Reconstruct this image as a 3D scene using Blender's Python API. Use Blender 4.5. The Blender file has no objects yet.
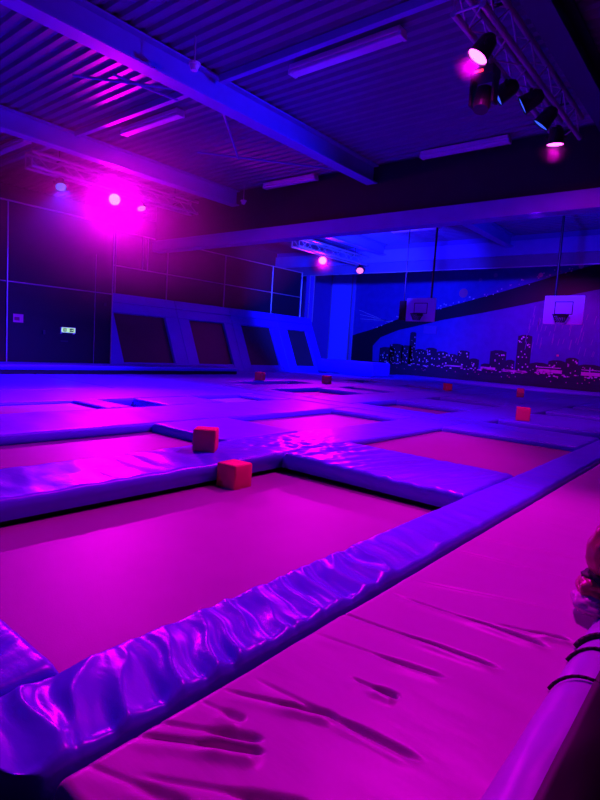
import bpy, bmesh, math, random
from mathutils import Vector, Matrix, noise
random.seed(7)
S = bpy.context.scene
COL = S.collection
PI = math.pi

# ------------------------------------------------------------------ materials
def mat(name, col, rough=0.5, spec=0.5, metal=0.0, bump=0.0, bscale=20.0, stretch=(1, 1, 1), var=0.0, coat=0.0, sheen=0.0):
    m = bpy.data.materials.new(name); m.use_nodes = True
    nt = m.node_tree; b = nt.nodes['Principled BSDF']
    b.inputs['Base Color'].default_value = (*col, 1)
    b.inputs['Roughness'].default_value = rough
    b.inputs['Specular IOR Level'].default_value = spec
    b.inputs['Metallic'].default_value = metal
    b.inputs['Coat Weight'].default_value = coat
    tc = nt.nodes.new('ShaderNodeTexCoord')
    mp = nt.nodes.new('ShaderNodeMapping'); mp.inputs['Scale'].default_value = stretch
    nt.links.new(tc.outputs['Object'], mp.inputs['Vector'])
    if var > 0:
        n2 = nt.nodes.new('ShaderNodeTexNoise'); n2.inputs['Scale'].default_value = 3.0; n2.inputs['Detail'].default_value = 4
        nt.links.new(mp.outputs[0], n2.inputs['Vector'])
        mx = nt.nodes.new('ShaderNodeMix'); mx.data_type = 'RGBA'
        mx.inputs[6].default_value = (*[c * (1 - var) for c in col], 1)
        mx.inputs[7].default_value = (*[min(1, c * (1 + var)) for c in col], 1)
        nt.links.new(n2.outputs['Fac'], mx.inputs[0]); nt.links.new(mx.outputs[2], b.inputs['Base Color'])
    if bump > 0:
        n = nt.nodes.new('ShaderNodeTexNoise'); n.inputs['Scale'].default_value = bscale; n.inputs['Detail'].default_value = 5
        bp = nt.nodes.new('ShaderNodeBump'); bp.inputs['Strength'].default_value = 1.0; bp.inputs['Distance'].default_value = bump
        nt.links.new(mp.outputs[0], n.inputs['Vector']); nt.links.new(n.outputs['Fac'], bp.inputs['Height'])
        nt.links.new(bp.outputs[0], b.inputs['Normal'])
    return m

def emit(name, col, strength, base=(0.02, 0.02, 0.02)):
    m = mat(name, base, 0.3)
    b = m.node_tree.nodes['Principled BSDF']
    b.inputs['Emission Color'].default_value = (*col, 1); b.inputs['Emission Strength'].default_value = strength
    return m

M = {}
M['vinyl'] = mat('blue_vinyl', (0.105, 0.02, 0.82), 0.47, 0.4, bump=0.004, bscale=7, var=0.08)
M['vinyl_near'] = mat('blue_vinyl_satin', (0.105, 0.02, 0.82), 0.33, 0.5, bump=0.003, bscale=9, stretch=(1, 2, 1), var=0.06)
M['vinyl_cross_x'] = mat('blue_vinyl_creased', (0.105, 0.02, 0.82), 0.30, 0.5, bump=0.012, bscale=3.5, stretch=(2.2, .7, 1), var=0.08)
M['base'] = mat('black_base', (0.006, 0.005, 0.010), 0.8, 0.2)
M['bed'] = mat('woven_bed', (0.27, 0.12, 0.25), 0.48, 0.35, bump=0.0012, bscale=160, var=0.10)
M['rim'] = mat('dark_steel', (0.03, 0.03, 0.04), 0.5, 0.5, metal=0.6)
M['pinkmat'] = mat('pink_vinyl', (0.50, 0.05, 0.44), 0.42, 0.5, bump=0.004, bscale=5, stretch=(1, 2.5, 1), var=0.05)
M['foam'] = mat('red_foam', (0.78, 0.006, 0.15), 0.9, 0.2, bump=0.003, bscale=60, var=0.08)
M['floor'] = mat('floor_dark', (0.02, 0.02, 0.03), 0.8)
M['deck'] = mat('roof_sheet', (0.17, 0.09, 0.26), 0.45, 0.5, var=0.15)
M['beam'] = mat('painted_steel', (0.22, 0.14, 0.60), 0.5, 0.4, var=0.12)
M['shaded_beam'] = mat('shaded_painted_steel', (0.045, 0.03, 0.12), 0.6, 0.3)  # darker copy of the beam paint: lack of light put into the colour
M['black'] = mat('black_panel', (0.022, 0.012, 0.028), 0.6, 0.3, var=0.2)
M['maroon'] = mat('maroon_panel', (0.06, 0.01, 0.02), 0.7, 0.3)
M['bluewall'] = mat('blue_wall', (0.16, 0.06, 0.45), 0.6, 0.3, var=0.06)
M['pillar'] = mat('pillar_blue', (0.30, 0.28, 0.95), 0.6, 0.3)
M['darkwall'] = mat('dark_wall', (0.05, 0.03, 0.08), 0.7, 0.3, var=0.1)
M['steel'] = mat('grey_tube', (0.55, 0.45, 0.60), 0.35, 0.6, metal=0.5)
M['alu'] = mat('aluminium', (0.55, 0.42, 0.58), 0.40, 0.6, metal=0.6)
M['white'] = mat('white_plastic', (0.75, 0.72, 0.80), 0.4, 0.5)
M['can'] = mat('black_can', (0.015, 0.013, 0.016), 0.45, 0.5)
M['edging'] = mat('black_edging', (0.01, 0.01, 0.012), 0.6)
M['board'] = mat('board_white', (0.62, 0.50, 0.85), 0.3, 0.5)
M['pink_plate'] = mat('pink_plate', (0.95, 0.10, 0.42), 0.5)
M['strap'] = mat('black_strap', (0.01, 0.008, 0.012), 0.6)
M['red_vinyl'] = mat('red_vinyl', (0.42, 0.008, 0.10), 0.32, 0.5, bump=0.004, bscale=14)
M['roll'] = mat('violet_vinyl', (0.36, 0.09, 0.55), 0.35, 0.5, bump=0.003, bscale=8)
M['net'] = mat('net_cord', (0.02, 0.02, 0.025), 0.8)
M['pink_lens'] = emit('pink_lens', (1.0, 0.07, 0.85), 6.0)
M['pink_dim_lens'] = emit('pink_dim_lens', (1.0, 0.15, 0.70), 1.4)
M['blue_lens'] = emit('blue_lens', (0.03, 0.09, 1.0), 1.1)
M['red_led'] = emit('red_led', (1.0, 0.02, 0.05), 3.0)
M['sign_face'] = emit('sign_face', (0.55, 1.0, 0.50), 0.60, (0.15, 0.2, 0.15))
M['sign_green'] = mat('sign_green', (0.005, 0.03, 0.012), 0.5)
# mural inks
M['m_sky'] = mat('print_sky', (0.07, 0.04, 0.42), 0.55, 0.3, var=0.25)
M['m_dark'] = mat('print_dark', (0.012, 0.008, 0.022), 0.55, 0.3)
M['m_bld'] = mat('print_building', (0.025, 0.015, 0.05), 0.55, 0.3)
M['m_river'] = mat('print_river', (0.025, 0.015, 0.06), 0.55, 0.3, var=0.4, stretch=(.3, 1, 4))
M['m_lit'] = mat('print_white', (0.85, 0.80, 0.90), 0.5, 0.3)
M['m_glow'] = mat('print_pink', (0.75, 0.25, 0.62), 0.5, 0.3)
M['m_rose'] = mat('print_rose', (0.80, 0.10, 0.30), 0.5, 0.3)
M['m_tower'] = mat('print_streak', (0.22, 0.13, 0.50), 0.55, 0.3)

# ------------------------------------------------------------------ helpers
def obj(name, bm, m, parent=None, smooth=False):
    me = bpy.data.meshes.new(name)
    bmesh.ops.recalc_face_normals(bm, faces=bm.faces)
    bm.to_mesh(me); bm.free()
    ms = m if isinstance(m, (list, tuple)) else [m]
    for x in ms: me.materials.append(x)
    if smooth:
        for p in me.polygons: p.use_smooth = True
    o = bpy.data.objects.new(name, me); COL.objects.link(o)
    if parent: o.parent = parent
    return o

def tag(o, label, cat, group=None):
    o['label'] = label; o['category'] = cat
    if group: o['group'] = group
    return o

def thing(name, label, cat, loc=(0, 0, 0), rz=0, group=None):
    o = bpy.data.objects.new(name, None); COL.objects.link(o)
    o.location = loc; o.rotation_euler = (0, 0, rz); o.empty_display_size = 0.2
    return tag(o, label, cat, group)

def struct(name, bm, m, smooth=False):
    o = obj(name, bm, m, None, smooth); o['kind'] = 'structure'; return o

def box(bm, x0, x1, y0, y1, z0, z1, mi=0, bev=0.0):
    vs = [bm.verts.new(p) for p in ((x0, y0, z0), (x1, y0, z0), (x1, y1, z0), (x0, y1, z0), (x0, y0, z1), (x1, y0, z1), (x1, y1, z1), (x0, y1, z1))]
    fs = [bm.faces.new([vs[i] for i in f]) for f in ((0, 3, 2, 1), (4, 5, 6, 7), (0, 1, 5, 4), (1, 2, 6, 5), (2, 3, 7, 6), (3, 0, 4, 7))]
    for f in fs: f.material_index = mi
    if bev > 0:
        es = list({e for f in fs for e in f.edges})
        r = bmesh.ops.bevel(bm, geom=es, offset=bev, segments=3, affect='EDGES', profile=0.5)
        for f in r['faces']: f.material_index = mi
    return vs

def B(*a, **k):
    bm = bmesh.new(); box(bm, *a, **k); return bm

def tube(bm, p0, p1, r, n=10, r1=None, caps=True):
    p0 = Vector(p0); p1 = Vector(p1); d = (p1 - p0).normalized()
    a = d.orthogonal().normalized(); b = d.cross(a)
    r1 = r if r1 is None else r1
    A = [bm.verts.new(p0 + (a * math.cos(2 * PI * i / n) + b * math.sin(2 * PI * i / n)) * r) for i in range(n)]
    C = [bm.verts.new(p1 + (a * math.cos(2 * PI * i / n) + b * math.sin(2 * PI * i / n)) * r1) for i in range(n)]
    for i in range(n): bm.faces.new((A[i], A[(i + 1) % n], C[(i + 1) % n], C[i]))
    if caps: bm.faces.new(A[::-1]); bm.faces.new(C)

def T(*a, **k):
    bm = bmesh.new(); tube(bm, *a, **k); return bm

def polytube(bm, pts, r, n=8):
    for a, b in zip(pts, pts[1:]): tube(bm, a, b, r, n)

def sstep(a, b, x):
    t = max(0.0, min(1.0, (x - a) / (b - a))); return t * t * (3 - 2 * t)

# ------------------------------------------------------------------ setting
FZ = -0.60                      # concrete under the trampoline frames; pad tops are z = 0
ZD = 5.60                       # underside of the roof sheeting
struct('floor', B(-19.2, 7.0, -6.0, 26.0, FZ - 0.1, FZ), M['floor'])

bm = bmesh.new()                # trapezoid roof sheeting, ribs along x
y = -6.0; prof = []
while y < 25.9:
    prof += [(y, 0.0), (y + 0.09, 0.0), (y + 0.12, 0.055), (y + 0.20, 0.055)]
    y += 0.23
lo = [(bm.verts.new((-18.8, a, ZD + b)), bm.verts.new((7.0, a, ZD + b))) for a, b in prof]
for p, q in zip(lo, lo[1:]): bm.faces.new((p[0], p[1], q[1], q[0]))
o = struct('ceiling', bm, M['deck'])
md = o.modifiers.new('thick', 'SOLIDIFY'); md.thickness = 0.02; md.offset = 1

struct('wall_left', B(-18.9, -18.7, -6.0, 20.4, FZ, ZD), M['darkwall'])
struct('wall_left_far', B(-18.9, -18.7, 20.4, 25.7, FZ, ZD), M['bluewall'])
struct('wall_back', B(-18.7, 7.0, 25.5, 25.7, FZ, ZD), M['darkwall'])

# ------------------------------------------------------------------ roof steel
def ibeam_y(label, x, y0, y1, z0=5.15, z1=5.58, w=0.30, m=None):
    m = m or M['beam']
    t = thing('roof_beam', label, 'beam', (x, y0, z0))
    L = y1 - y0; h = z1 - z0
    obj('web', B(-0.02, 0.02, 0, L, 0.03, h - 0.03), m, t)
    obj('flange', B(-w / 2, w / 2, 0, L, 0, 0.03), m, t)
    obj('flange', B(-w / 2, w / 2, 0, L, h - 0.03, h), m, t)
    return t
ibeam_y('long steel roof beam running diagonally across the middle of the corrugated ceiling', -7.65, -2.0, 11.62)
ibeam_y('steel roof beam on the left, ending behind the pink spotlight haze', -12.45, -2.0, 11.62)
ibeam_y('steel roof beam just right of the lattice truss with three blue spotlights', -2.35, -2.0, 11.62, m=M['shaded_beam'])
ibeam_y('short blue roof beam beyond the cross beam, above the right hoop', -7.25, 11.9, 20.3)
ibeam_y('short blue roof beam beyond the cross beam, above the corner pillar', -12.55, 11.9, 20.3)

t = thing('cross_beam', 'wide blue steel cross beam spanning the hall under the dark fascia', 'beam', (0, 11.5, 4.03))
obj('face_plate', B(-16.42, 4.0, 0, 0.08, 0.0, 0.36, bev=0.01), M['beam'], t)
obj('flange', B(-16.42, 4.0, 0.08, 0.38, 0.0, 0.03), M['beam'], t)
obj('flange', B(-16.42, 4.0, 0.08, 0.38, 0.33, 0.36), M['beam'], t)
t = tag(obj('fascia', B(-16.42, 4.0, 11.64, 11.80, 4.395, 5.59), M['black']), 'black fascia panel filling the gap above the wide blue cross beam', 'panel')
t = thing('cross_beam', 'far blue steel cross beam just above the city mural', 'beam', (0, 20.4, 4.46))
obj('lower_plate', B(-18.7, 4.0, -0.02, 0.2, 0.0, 0.40), M['deck'], t)
obj('upper_plate', B(-18.7, 4.0, -0.10, 0.2, 0.40, 0.92, bev=0.01), M['beam'], t)
obj('trim_strip', B(-18.7, 4.0, -0.05, 0.0, -0.03, 0.0), M['steel'], t)
tag(obj('fascia', B(-18.7, 4.0, 20.45, 20.55, 5.385, 5.59), M['bluewall']), 'shallow blue fascia strip over the far cross beam', 'panel')

def purlin(label, x0, x1, y, z=5.46):
    t = tag(obj('roof_purlin', B(x0, x1, y - 0.05, y + 0.05, z, z + 0.12), M['beam']), label, 'purlin')
purlin('thin blue purlin running right from the middle roof beam above the long tube light', -7.48, -2.62, 6.5)
purlin('thin purlin lit pink between the middle and left roof beams', -12.28, -7.82, 6.5)
purlin('dark purlin far left, running towards the left wall', -18.6, -12.62, 6.5)
def rod(label, a, b, r=0.022):
    tag(obj('bracing_rod', T(a, b, r, 8), M['beam']), label, 'rod')
rod('upper of two pink-lit bracing rods crossing left of the middle roof beam', (-9.15, 4.75, 5.30), (-7.95, 6.15, 5.32))
rod('pink-lit bracing rod crossing under the other near the middle roof beam', (-8.60, 5.15, 5.34), (-8.45, 6.35, 5.34))
rod('long dark bracing rod slanting away beyond the pink-lit tube light', (-10.45, 8.45, 5.42), (-8.0, 11.3, 5.42))
rod('dark bracing rod hanging from the middle roof beam, crossing the longer one', (-7.95, 6.9, 5.40), (-9.85, 9.2, 5.40))

def tube_light(label, x0, x1, y, z=5.42, group=None):
    t = thing('tube_light', label, 'ceiling light', ((x0 + x1) / 2, y, z)); h = (x1 - x0) / 2
    obj('housing', B(-h, h, -0.10, 0.10, 0.06, 0.14, bev=0.01), M['white'], t)
    obj('diffuser', B(-h + 0.03, h - 0.03, -0.085, 0.085, 0.0, 0.06, bev=0.02), M['white'], t)
    obj('end_cap', B(-h - 0.02, -h + 0.03, -0.09, 0.09, 0.0, 0.07), M['white'], t)
    obj('end_cap', B(h - 0.03, h + 0.02, -0.09, 0.09, 0.0, 0.07), M['white'], t)
    for s in (-0.6, 0.6): obj('hanger', T((s * h, 0, 0.135), (s * h, 0, ZD - z + 0.01), 0.012, 6), M['steel'], t)
tube_light('largest unlit tube light, under the thin blue purlin at top centre', -6.22, -4.22, 6.9)
tube_light('unlit tube light left of the right-hand pink spotlight, just before the black fascia', -6.17, -4.25, 11.3)
tube_light('unlit tube light lit pink from below, above the haze at upper left', -11.08, -9.15, 6.95)
tube_light('small unlit tube light left of centre, just before the black fascia', -11.05, -9.25, 11.4)
tube_light('short unlit tube light near the left edge of the ceiling', -15.3, -13.6, 6.0, 5.42)
tube_light('unlit tube light beyond the wide blue cross beam, over the right hoop', -5.5, -3.6, 17.2)
tube_light('unlit tube light beyond the wide blue cross beam, over the left hoop', -10.6, -8.8, 17.7)

def sensor(label, x, y, z, top):
    t = thing('ceiling_sensor', label, 'sensor', (x, y, z))
    bm = bmesh.new(); tube(bm, (0, 0, 0), (0, 0, 0.08), 0.05, 14, 0.075); obj('body', bm, M['white'], t)
    obj('base', T((0, 0, 0.08), (0, 0, 0.11), 0.09, 14), M['white'], t)
    obj('drop_rod', T((0, 0, 0.11), (0, 0, top - z), 0.012, 6), M['steel'], t)
sensor('small pale ceiling sensor hanging beside the middle roof beam', -6.95, 5.5, 5.12, ZD + 0.02)
sensor('small reddish ceiling sensor under the left roof beam near the fascia', -11.9, 11.4, 5.1, ZD + 0.02)
sensor('small ceiling sensor at the upper right edge, right of the lattice truss', -2.05, 9.6, 5.2, ZD + 0.02)

# ------------------------------------------------------------------ lattice trusses
def truss(label, x0, x1, y0, y1, z0, z1, step):
    t = thing('lattice_truss', label, 'truss', (x0, y0, z0)); w = x1 - x0; h = z1 - z0; L = y1 - y0
    for cx in (0, w):
        for cz in (0, h): obj('chord', T((cx, 0, cz), (cx, L, cz), 0.040, 12), M['alu'], t)
    n = int(L / step); k = 0
    for i in range(n):
        a = i * step; b = a + step; s = i % 2
        for (p, q) in (((0, 0), (w, 0)), ((0, h), (w, h)), ((0, 0), (0, h)), ((w, 0), (w, h))):
            u, v = (p, q) if s else (q, p)
            obj('brace', T((u[0], a, u[1]), (v[0], b, v[1]), 0.011, 8), M['alu'], t)
    for (p, q) in (((0, 0), (w, 0)), ((0, h), (w, h)), ((0, 0), (0, h)), ((w, 0), (w, h))):
        obj('brace', T((p[0], 0.01, p[1]), (q[0], 0.01, q[1]), 0.014, 8), M['alu'], t)
    for f in (0.15, 0.85):
        hb = bmesh.new(); tube(hb, (w / 2, L * f, h), (w / 2, L * f, ZD - z0 + 0.01), 0.012, 6); tube(hb, (0, L * f, h), (w, L * f, h), 0.02, 8)
        obj('hanger', hb, M['rim'], t)
truss('silver lattice truss carrying three blue spotlights at upper right', -3.08, -2.74, 6.1, 10.55, 5.0, 5.34, 0.40)
truss('left lattice truss almost lost in pink haze above the exit panel', -14.15, -13.81, 6.2, 11.3, 5.0, 5.34, 0.46)
truss('far lattice truss above the sloped trampolines beyond the cross beam', -13.6, -13.26, 15.6, 20.2, 4.75, 5.09, 0.46)

# ------------------------------------------------------------------ stage lamps
def par(label, pos, aim, lens, r=0.11, top=5.0, deep=0.22, power=0, color=(1, 0, 1), cone=110, blend=0.5, name='par_lamp', size=0.08, spill=0):
    """can points along +Y' of its own frame towards aim"""
    t = thing(name, label, 'stage light', pos)
    d = (Vector(aim) - Vector(pos)).normalized()
    c = bmesh.new()
    back = -d * deep
    tube(c, back, (0, 0, 0), r * 0.82, 20, r, caps=False)
    tube(c, back - d * 0.06, back, r * 0.45, 20, r * 0.82)
    tube(c, Vector((0, 0, 0)), d * 0.02, r * 1.06, 20, r * 1.06, caps=False)
    can = obj('can', c, M['can'], t)
    # LED face: seven lenses on a disc
    a = d.orthogonal().normalized(); b = d.cross(a)
    f = bmesh.new(); tube(f, Vector((0, 0, 0)) - d * 0.02, d * 0.004, r * 0.97, 24)
    obj('lens', f, lens, can)
    yk = bmesh.new(); mid = -d * (deep * 0.45)
    side = d.cross(Vector((0, 0, 1))).normalized()
    hz = top - pos[2]
    up = Vector((mid.x, mid.y, hz * 0.55))
    for s in (-1, 1):
        tube(yk, mid + side * s * r * 0.9, mid + side * s * r * 1.25, 0.02, 8)
        tube(yk, mid + side * s * r * 1.25, up + side * s * r * 1.25, 0.012, 8)
    tube(yk, up - side * r * 1.25, up + side * r * 1.25, 0.012, 8)
    obj('yoke', yk, M['can'], t)
    obj('clamp', T(up, (mid.x, mid.y, hz), 0.022, 10), M['can'], t)
    for pw, cn, bl in ((power, cone, blend), (spill, 170, 0.6)):
        if pw <= 0: continue
        L = bpy.data.lights.new('lamp_beam', 'SPOT'); L.energy = pw; L.color = color
        L.spot_size = math.radians(cn); L.spot_blend = bl; L.shadow_soft_size = size
        lo = bpy.data.objects.new('lamp_beam', L); COL.objects.link(lo); lo.parent = t
        lo.location = d * 0.05
        lo.rotation_euler = d.to_track_quat('-Z', 'Y').to_euler()
    return t
MAG = (1.0, 0.0, 0.92); BLU = (0.015, 0.01, 1.0); VIO = (0.35, 0.0, 1.0)
par('big glaring pink spotlight at upper left in the haze', (-13.85, 8.45, 4.75), (-2.0, 2.2, 0.1), M['pink_lens'], 0.15, 4.965, power=2200, color=MAG, cone=70, blend=0.8, spill=190)
par('blue spotlight left of the big glaring pink one', (-14.05, 7.05, 4.75), (-10.6, 6.0, 0.0), M['blue_lens'], 0.13, 4.965, power=250, color=BLU, cone=80)
par('small pale pink spotlight seen edge-on right of the big glaring one', (-14.0, 9.4, 4.75), (-11.0, 9.2, 0.0), M['pink_dim_lens'], 0.12, 4.965, power=25, color=MAG, cone=60)
par('bright pink spotlight on the near end of the upper right truss', (-2.99, 6.66, 4.75), (-5.4, 5.0, 0.0), M['pink_lens'], 0.13, 4.965, power=850, color=MAG, cone=100, spill=60)
par('bright pink spotlight hanging lowest, at the far end of the upper right truss', (-2.96, 9.95, 4.75), (-3.1, 10.3, 0.0), M['pink_lens'], 0.13, 4.965, power=90, color=MAG, cone=80, spill=40)
par('blue spotlight nearest the black moving head on the right truss', (-3.15, 7.80, 4.75), (-10.3, 5.4, 0.0), M['blue_lens'], 0.13, 4.965, power=8000, color=BLU, cone=58, blend=0.9)
par('middle of the three blue spotlights on the right truss', (-2.95, 8.25, 4.75), (-9.5, 6.5, 1.0), M['blue_lens'], 0.13, 4.965, power=800, color=BLU, cone=105)
par('farthest of the three blue spotlights on the right truss', (-2.93, 9.05, 4.75), (-6.6, 8.6, 0.0), M['blue_lens'], 0.13, 4.965, power=400, color=BLU, cone=90)
par('pink spotlight beyond the cross beam, above the sloped trampolines', (-13.43, 17.3, 4.50), (-6.0, 8.5, 0.0), M['pink_lens'], 0.15, 4.715, power=900, color=MAG, cone=70, spill=80)
par('black spotlight with dim pink lens beside the corner pillar', (-13.43, 19.95, 4.50), (-11.9, 17.5, 2.0), M['pink_dim_lens'], 0.15, 4.715, deep=0.3, power=60, color=MAG, cone=100)

t = thing('moving_head', 'black moving head lamp with red display under the right truss', 'stage light', (-3.15, 7.30, 4.42))
obj('base', B(-0.16, 0.16, -0.13, 0.13, 0.36, 0.48, bev=0.015), M['can'], t)
obj('display', B(-0.10, 0.02, -0.136, -0.128, 0.40, 0.43), M['red_led'], t)
obj('arm', B(-0.17, -0.13, -0.08, 0.08, 0.02, 0.37, bev=0.01), M['can'], t)
obj('arm', B(0.13, 0.17, -0.08, 0.08, 0.02, 0.37, bev=0.01), M['can'], t)
h = bmesh.new(); tube(h, (0, 0.04, 0.22), (0, -0.03, 0.02), 0.12, 20, 0.115); tube(h, (0, -0.03, 0.02), (0, -0.055, -0.05), 0.115, 20, 0.10)
obj('head', h, M['can'], t)
obj('clamp', T((0, 0, 0.47), (0, 0, 0.60), 0.025, 10), M['can'], t)

# ------------------------------------------------------------------ pads
def pad_mesh(x0, x1, y0, y1, zt, zb, r, xs, ys, disp=None):
    """rounded upholstered slab: grid top with rolled edges and a skirt"""
    bm = bmesh.new()
    def axis(a, b, n):
        v = [a]
        for k in (1, 2, 3): v.append(a + r * (1 - math.cos(k * PI / 6)))
        m = [a + r + (b - a - 2 * r) * i / n for i in range(1, n)]
        v += m
        for k in (3, 2, 1): v.append(b - r * (1 - math.cos(k * PI / 6)))
        v.append(b); return v
    X = axis(x0, x1, xs) if isinstance(xs, int) else xs
    Y = axis(y0, y1, ys) if isinstance(ys, int) else ys
    def drop(v, a, b):
        e = min(v - a, b - v)
        if e >= r: return 0.0
        return r - math.sqrt(max(0.0, r * r - (r - e) ** 2))
    G = []
    for x in X:
        row = []
        for y in Y:
            z = zt - min(r, drop(x, x0, x1) + drop(y, y0, y1))
            dx = dy = 0
            if disp:
                e = min(x - x0, x1 - x, y - y0, y1 - y)
                d = disp(x, y); z += d * (0.35 + 0.65 * sstep(0, r * 1.5, e))
            row.append(bm.verts.new((x, y, z)))
        G.append(row)
    nx, ny = len(X), len(Y)
    for i in range(nx - 1):
        for j in range(ny - 1): bm.faces.new((G[i][j], G[i + 1][j], G[i + 1][j + 1], G[i][j + 1]))
    ring = [G[i][0] for i in range(nx)] + [G[-1][j] for j in range(1, ny)] + [G[i][-1] for i in range(nx - 2, -1, -1)] + [G[0][j] for j in range(ny - 2, 0, -1)]
    low = [bm.verts.new((v.co.x, v.co.y, zb)) for v in ring]
    n = len(ring)
    for i in range(n): bm.faces.new((ring[i], low[i], low[(i + 1) % n], ring[(i + 1) % n]))
    bm.faces.new(low[::-1])
    return bm

def wr(seed, amp, fx, fy):
    def f(x, y):
        n = noise.noise(Vector((x * fx + seed, y * fy, seed * 1.7)))
        n2 = noise.noise(Vector((x * fx * 2.3, y * fy * 2.3 + seed, 3.1)))
        return amp * (n + 0.45 * n2)
    return f

def pad(label, x0, x1, y0, y1, disp=None, m=None, xs=None, ys=None, group=None, base=True):
    t = thing('safety_pad', label, 'pad', (0, 0, 0), group=group)
    g = 0.004
    xs = xs or max(4, min(60, int((x1 - x0) / 0.08))); ys = ys or max(4, min(90, int((y1 - y0) / 0.08)))
    if disp is None: disp = wr(random.uniform(0, 50), 0.010, 1.6, 1.6)
    obj('cushion', pad_mesh(x0 + g, x1 - g, y0 + g, y1 - g, 0.0, -0.15, 0.035, xs, ys, disp), m or M['vinyl'], t, True)
    if base: obj('plinth', B(x0 + 0.05, x1 - 0.05, y0 + 0.05, y1 - 0.05, FZ, -0.15), M['base'], t)
    return t

def trampoline(label, x0, x1, y0, y1, z=-0.20):
    t = thing('trampoline', label, 'trampoline', (0, 0, 0))
    bm = bmesh.new(); e = -0.04 if z < -0.16 else 0.008
    fo = 0.02 if z < -0.16 else -0.035
    n = 24
    V = [[bm.verts.new((x0 + e + (x1 - x0 - 2 * e) * i / n, y0 + e + (y1 - y0 - 2 * e) * j / n,
          z - 0.012 * math.sin(PI * i / n) * math.sin(PI * j / n))) for j in range(n + 1)] for i in range(n + 1)]
    for i in range(n):
        for j in range(n): bm.faces.new((V[i][j], V[i + 1][j], V[i + 1][j + 1], V[i][j + 1]))
    b = obj('bed', bm, M['bed'], t, True)
    md = b.modifiers.new('thick', 'SOLIDIFY'); md.thickness = 0.006; md.offset = -1
    f = bmesh.new(); zz = z - 0.05
    c = [(x0 - fo, y0 - fo), (x1 + fo, y0 - fo), (x1 + fo, y1 + fo), (x0 - fo, y1 + fo)]
    for i in range(4):
        a = c[i]; d = c[(i + 1) % 4]
        tube(f, (*a, zz), (*d, zz), 0.022, 8); tube(f, (*a, zz), (*a, FZ), 0.022, 8)
    obj('frame', f, M['rim'], t)
    return t

# long border pad beside the pink mat: satin pleats near the camera
PINS = [0.716, 0.844, 1.004, 1.165, 1.31, 1.46, 1.63, 1.82, 2.02, 2.25]
def long_disp(x, y):
    t = (x + 1.65) / 0.40                       # 0 inner, 1 outer
    k = 1 - 0.82 * sstep(1.9, 3.6, y)
    yy = y + 0.13 * (t - 0.5) + 0.05 * noise.noise(Vector((x * 5, y * 2.5, 0)))
    a = noise.noise(Vector((x * 1.3, yy * 6.0, 2.0)))
    b = noise.noise(Vector((x * 2.0 + 9, yy * 15.0, 5.0)))
    h = 0.042 * (0.4 - 1.6 * abs(a)) + 0.009 * (0.4 - 1.3 * abs(b))
    for p in PINS:
        w = 0.012 + 0.045 * (1 - t)
        h -= 0.013 * sstep(0.35, 1.0, t) * math.exp(-((yy - p - 0.05) / w) ** 2)
    far = 0.006 * noise.noise(Vector((x * 3, y * 2.2, 8))) + 0.004 * (1 - 2 * abs(noise.noise(Vector((x * 2 + y * 1.2, y * 5, 1)))))
    return h * k - 0.006 * k + far
x0, x1 = -1.65, -1.262
ys = []; y = 0.50
while y < 15.5:
    ys.append(y); y += 0.009 + 0.02 * sstep(2.2, 4.5, y) + 0.08 * sstep(4.5, 8, y)
ys.append(15.58)
xs = [x0 + (x1 - x0) * i / 40 for i in range(41)]
t = thing('safety_pad', 'long wrinkled satin border pad between the nearest trampoline and the pink mat', 'pad')
bm = pad_mesh(x0, x1, 0.50, 15.58, 0.0, -0.15, 0.035, xs, ys, long_disp)
for v in bm.verts:                              # rounded near outer corner
    if v.co.y < 0.66:
        q = (0.66 - v.co.y) / 0.16
        lim = -1.25 - 0.20 * q * q
        if v.co.x > lim - 0.05: v.co.x = min(v.co.x, lim)
obj('cushion', bm, M['vinyl_near'], t, True)
obj('plinth', B(-1.60, -1.34, 0.72, 15.5, FZ, -0.15), M['base'], t)

def cross_near(x, y):
    a = noise.noise(Vector((x * 9 + y * 3, y * 2.2, 4))); b = noise.noise(Vector((x * 18, y * 4, 9)))
    return 0.016 * (1 - 2 * abs(a)) + 0.004 * b - 0.008
pad('pad at the lower left corner, with its right end against the long border pad', -3.62, -1.665, -1.2, 0.87, cross_near, M['vinyl_near'], xs=90, ys=70)

def corner(x, y):
    k = math.exp(-(((x + 3.9) / 0.9) ** 2 + ((y - 4.7) / 0.8) ** 2))
    a = noise.noise(Vector((x * 7, y * 7, 14)))
    return 0.020 * k * (1 - 2 * abs(a)) + 0.006 * noise.noise(Vector((x * 2, y * 5, 2)))
def s1(x, y):
    a = noise.noise(Vector((x * 2.2 + y * .8, y * 4.2, 21)))
    return corner(x, y) + 0.012 * (1 - 2 * abs(a)) * (1 - sstep(3.6, 4.6, y)) - 0.006
pad('pad strip behind the nearest trampoline, with a red cube standing on it', -4.45, -3.62, -2.0, 8.7, s1, M['vinyl_near'], xs=36, ys=240)
def p1b(x, y):
    a = noise.noise(Vector((x * 6.5 - y * 2.0, y * 1.3, 31)))
    return corner(x, y) + 0.013 * (1 - 2.2 * abs(a)) - 0.006
pad('pad between the nearest trampoline and the pink trampoline to its right', -3.615, -1.655, 4.2, 5.4, p1b, M['vinyl_near'], xs=110, ys=50)
pad('pad behind the right-hand pink trampoline', -3.615, -1.655, 7.95, 8.7)
pad('blue pad strip running along behind the second row of trampolines', -7.35, -5.87, -1.0, 8.7, wr(3, .012, 1.2, 2.5), ys=120)
pad('blue pad between the two trampolines of the second row', -5.865, -4.455, 4.2, 5.5)
pad('narrow blue pad behind the second row trampoline at the centre', -5.865, -4.455, 8.1, 8.7)
pad('blue pad strip running along behind the third row of trampolines', -10.1, -8.4, 0.0, 8.7)
pad('small blue pad in the third row, behind the far left trampoline', -8.395, -7.355, 4.45, 4.95)
pad('blue pad in the third row, left of the small sunken bed', -8.395, -7.355, 5.6, 6.9)
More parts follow.
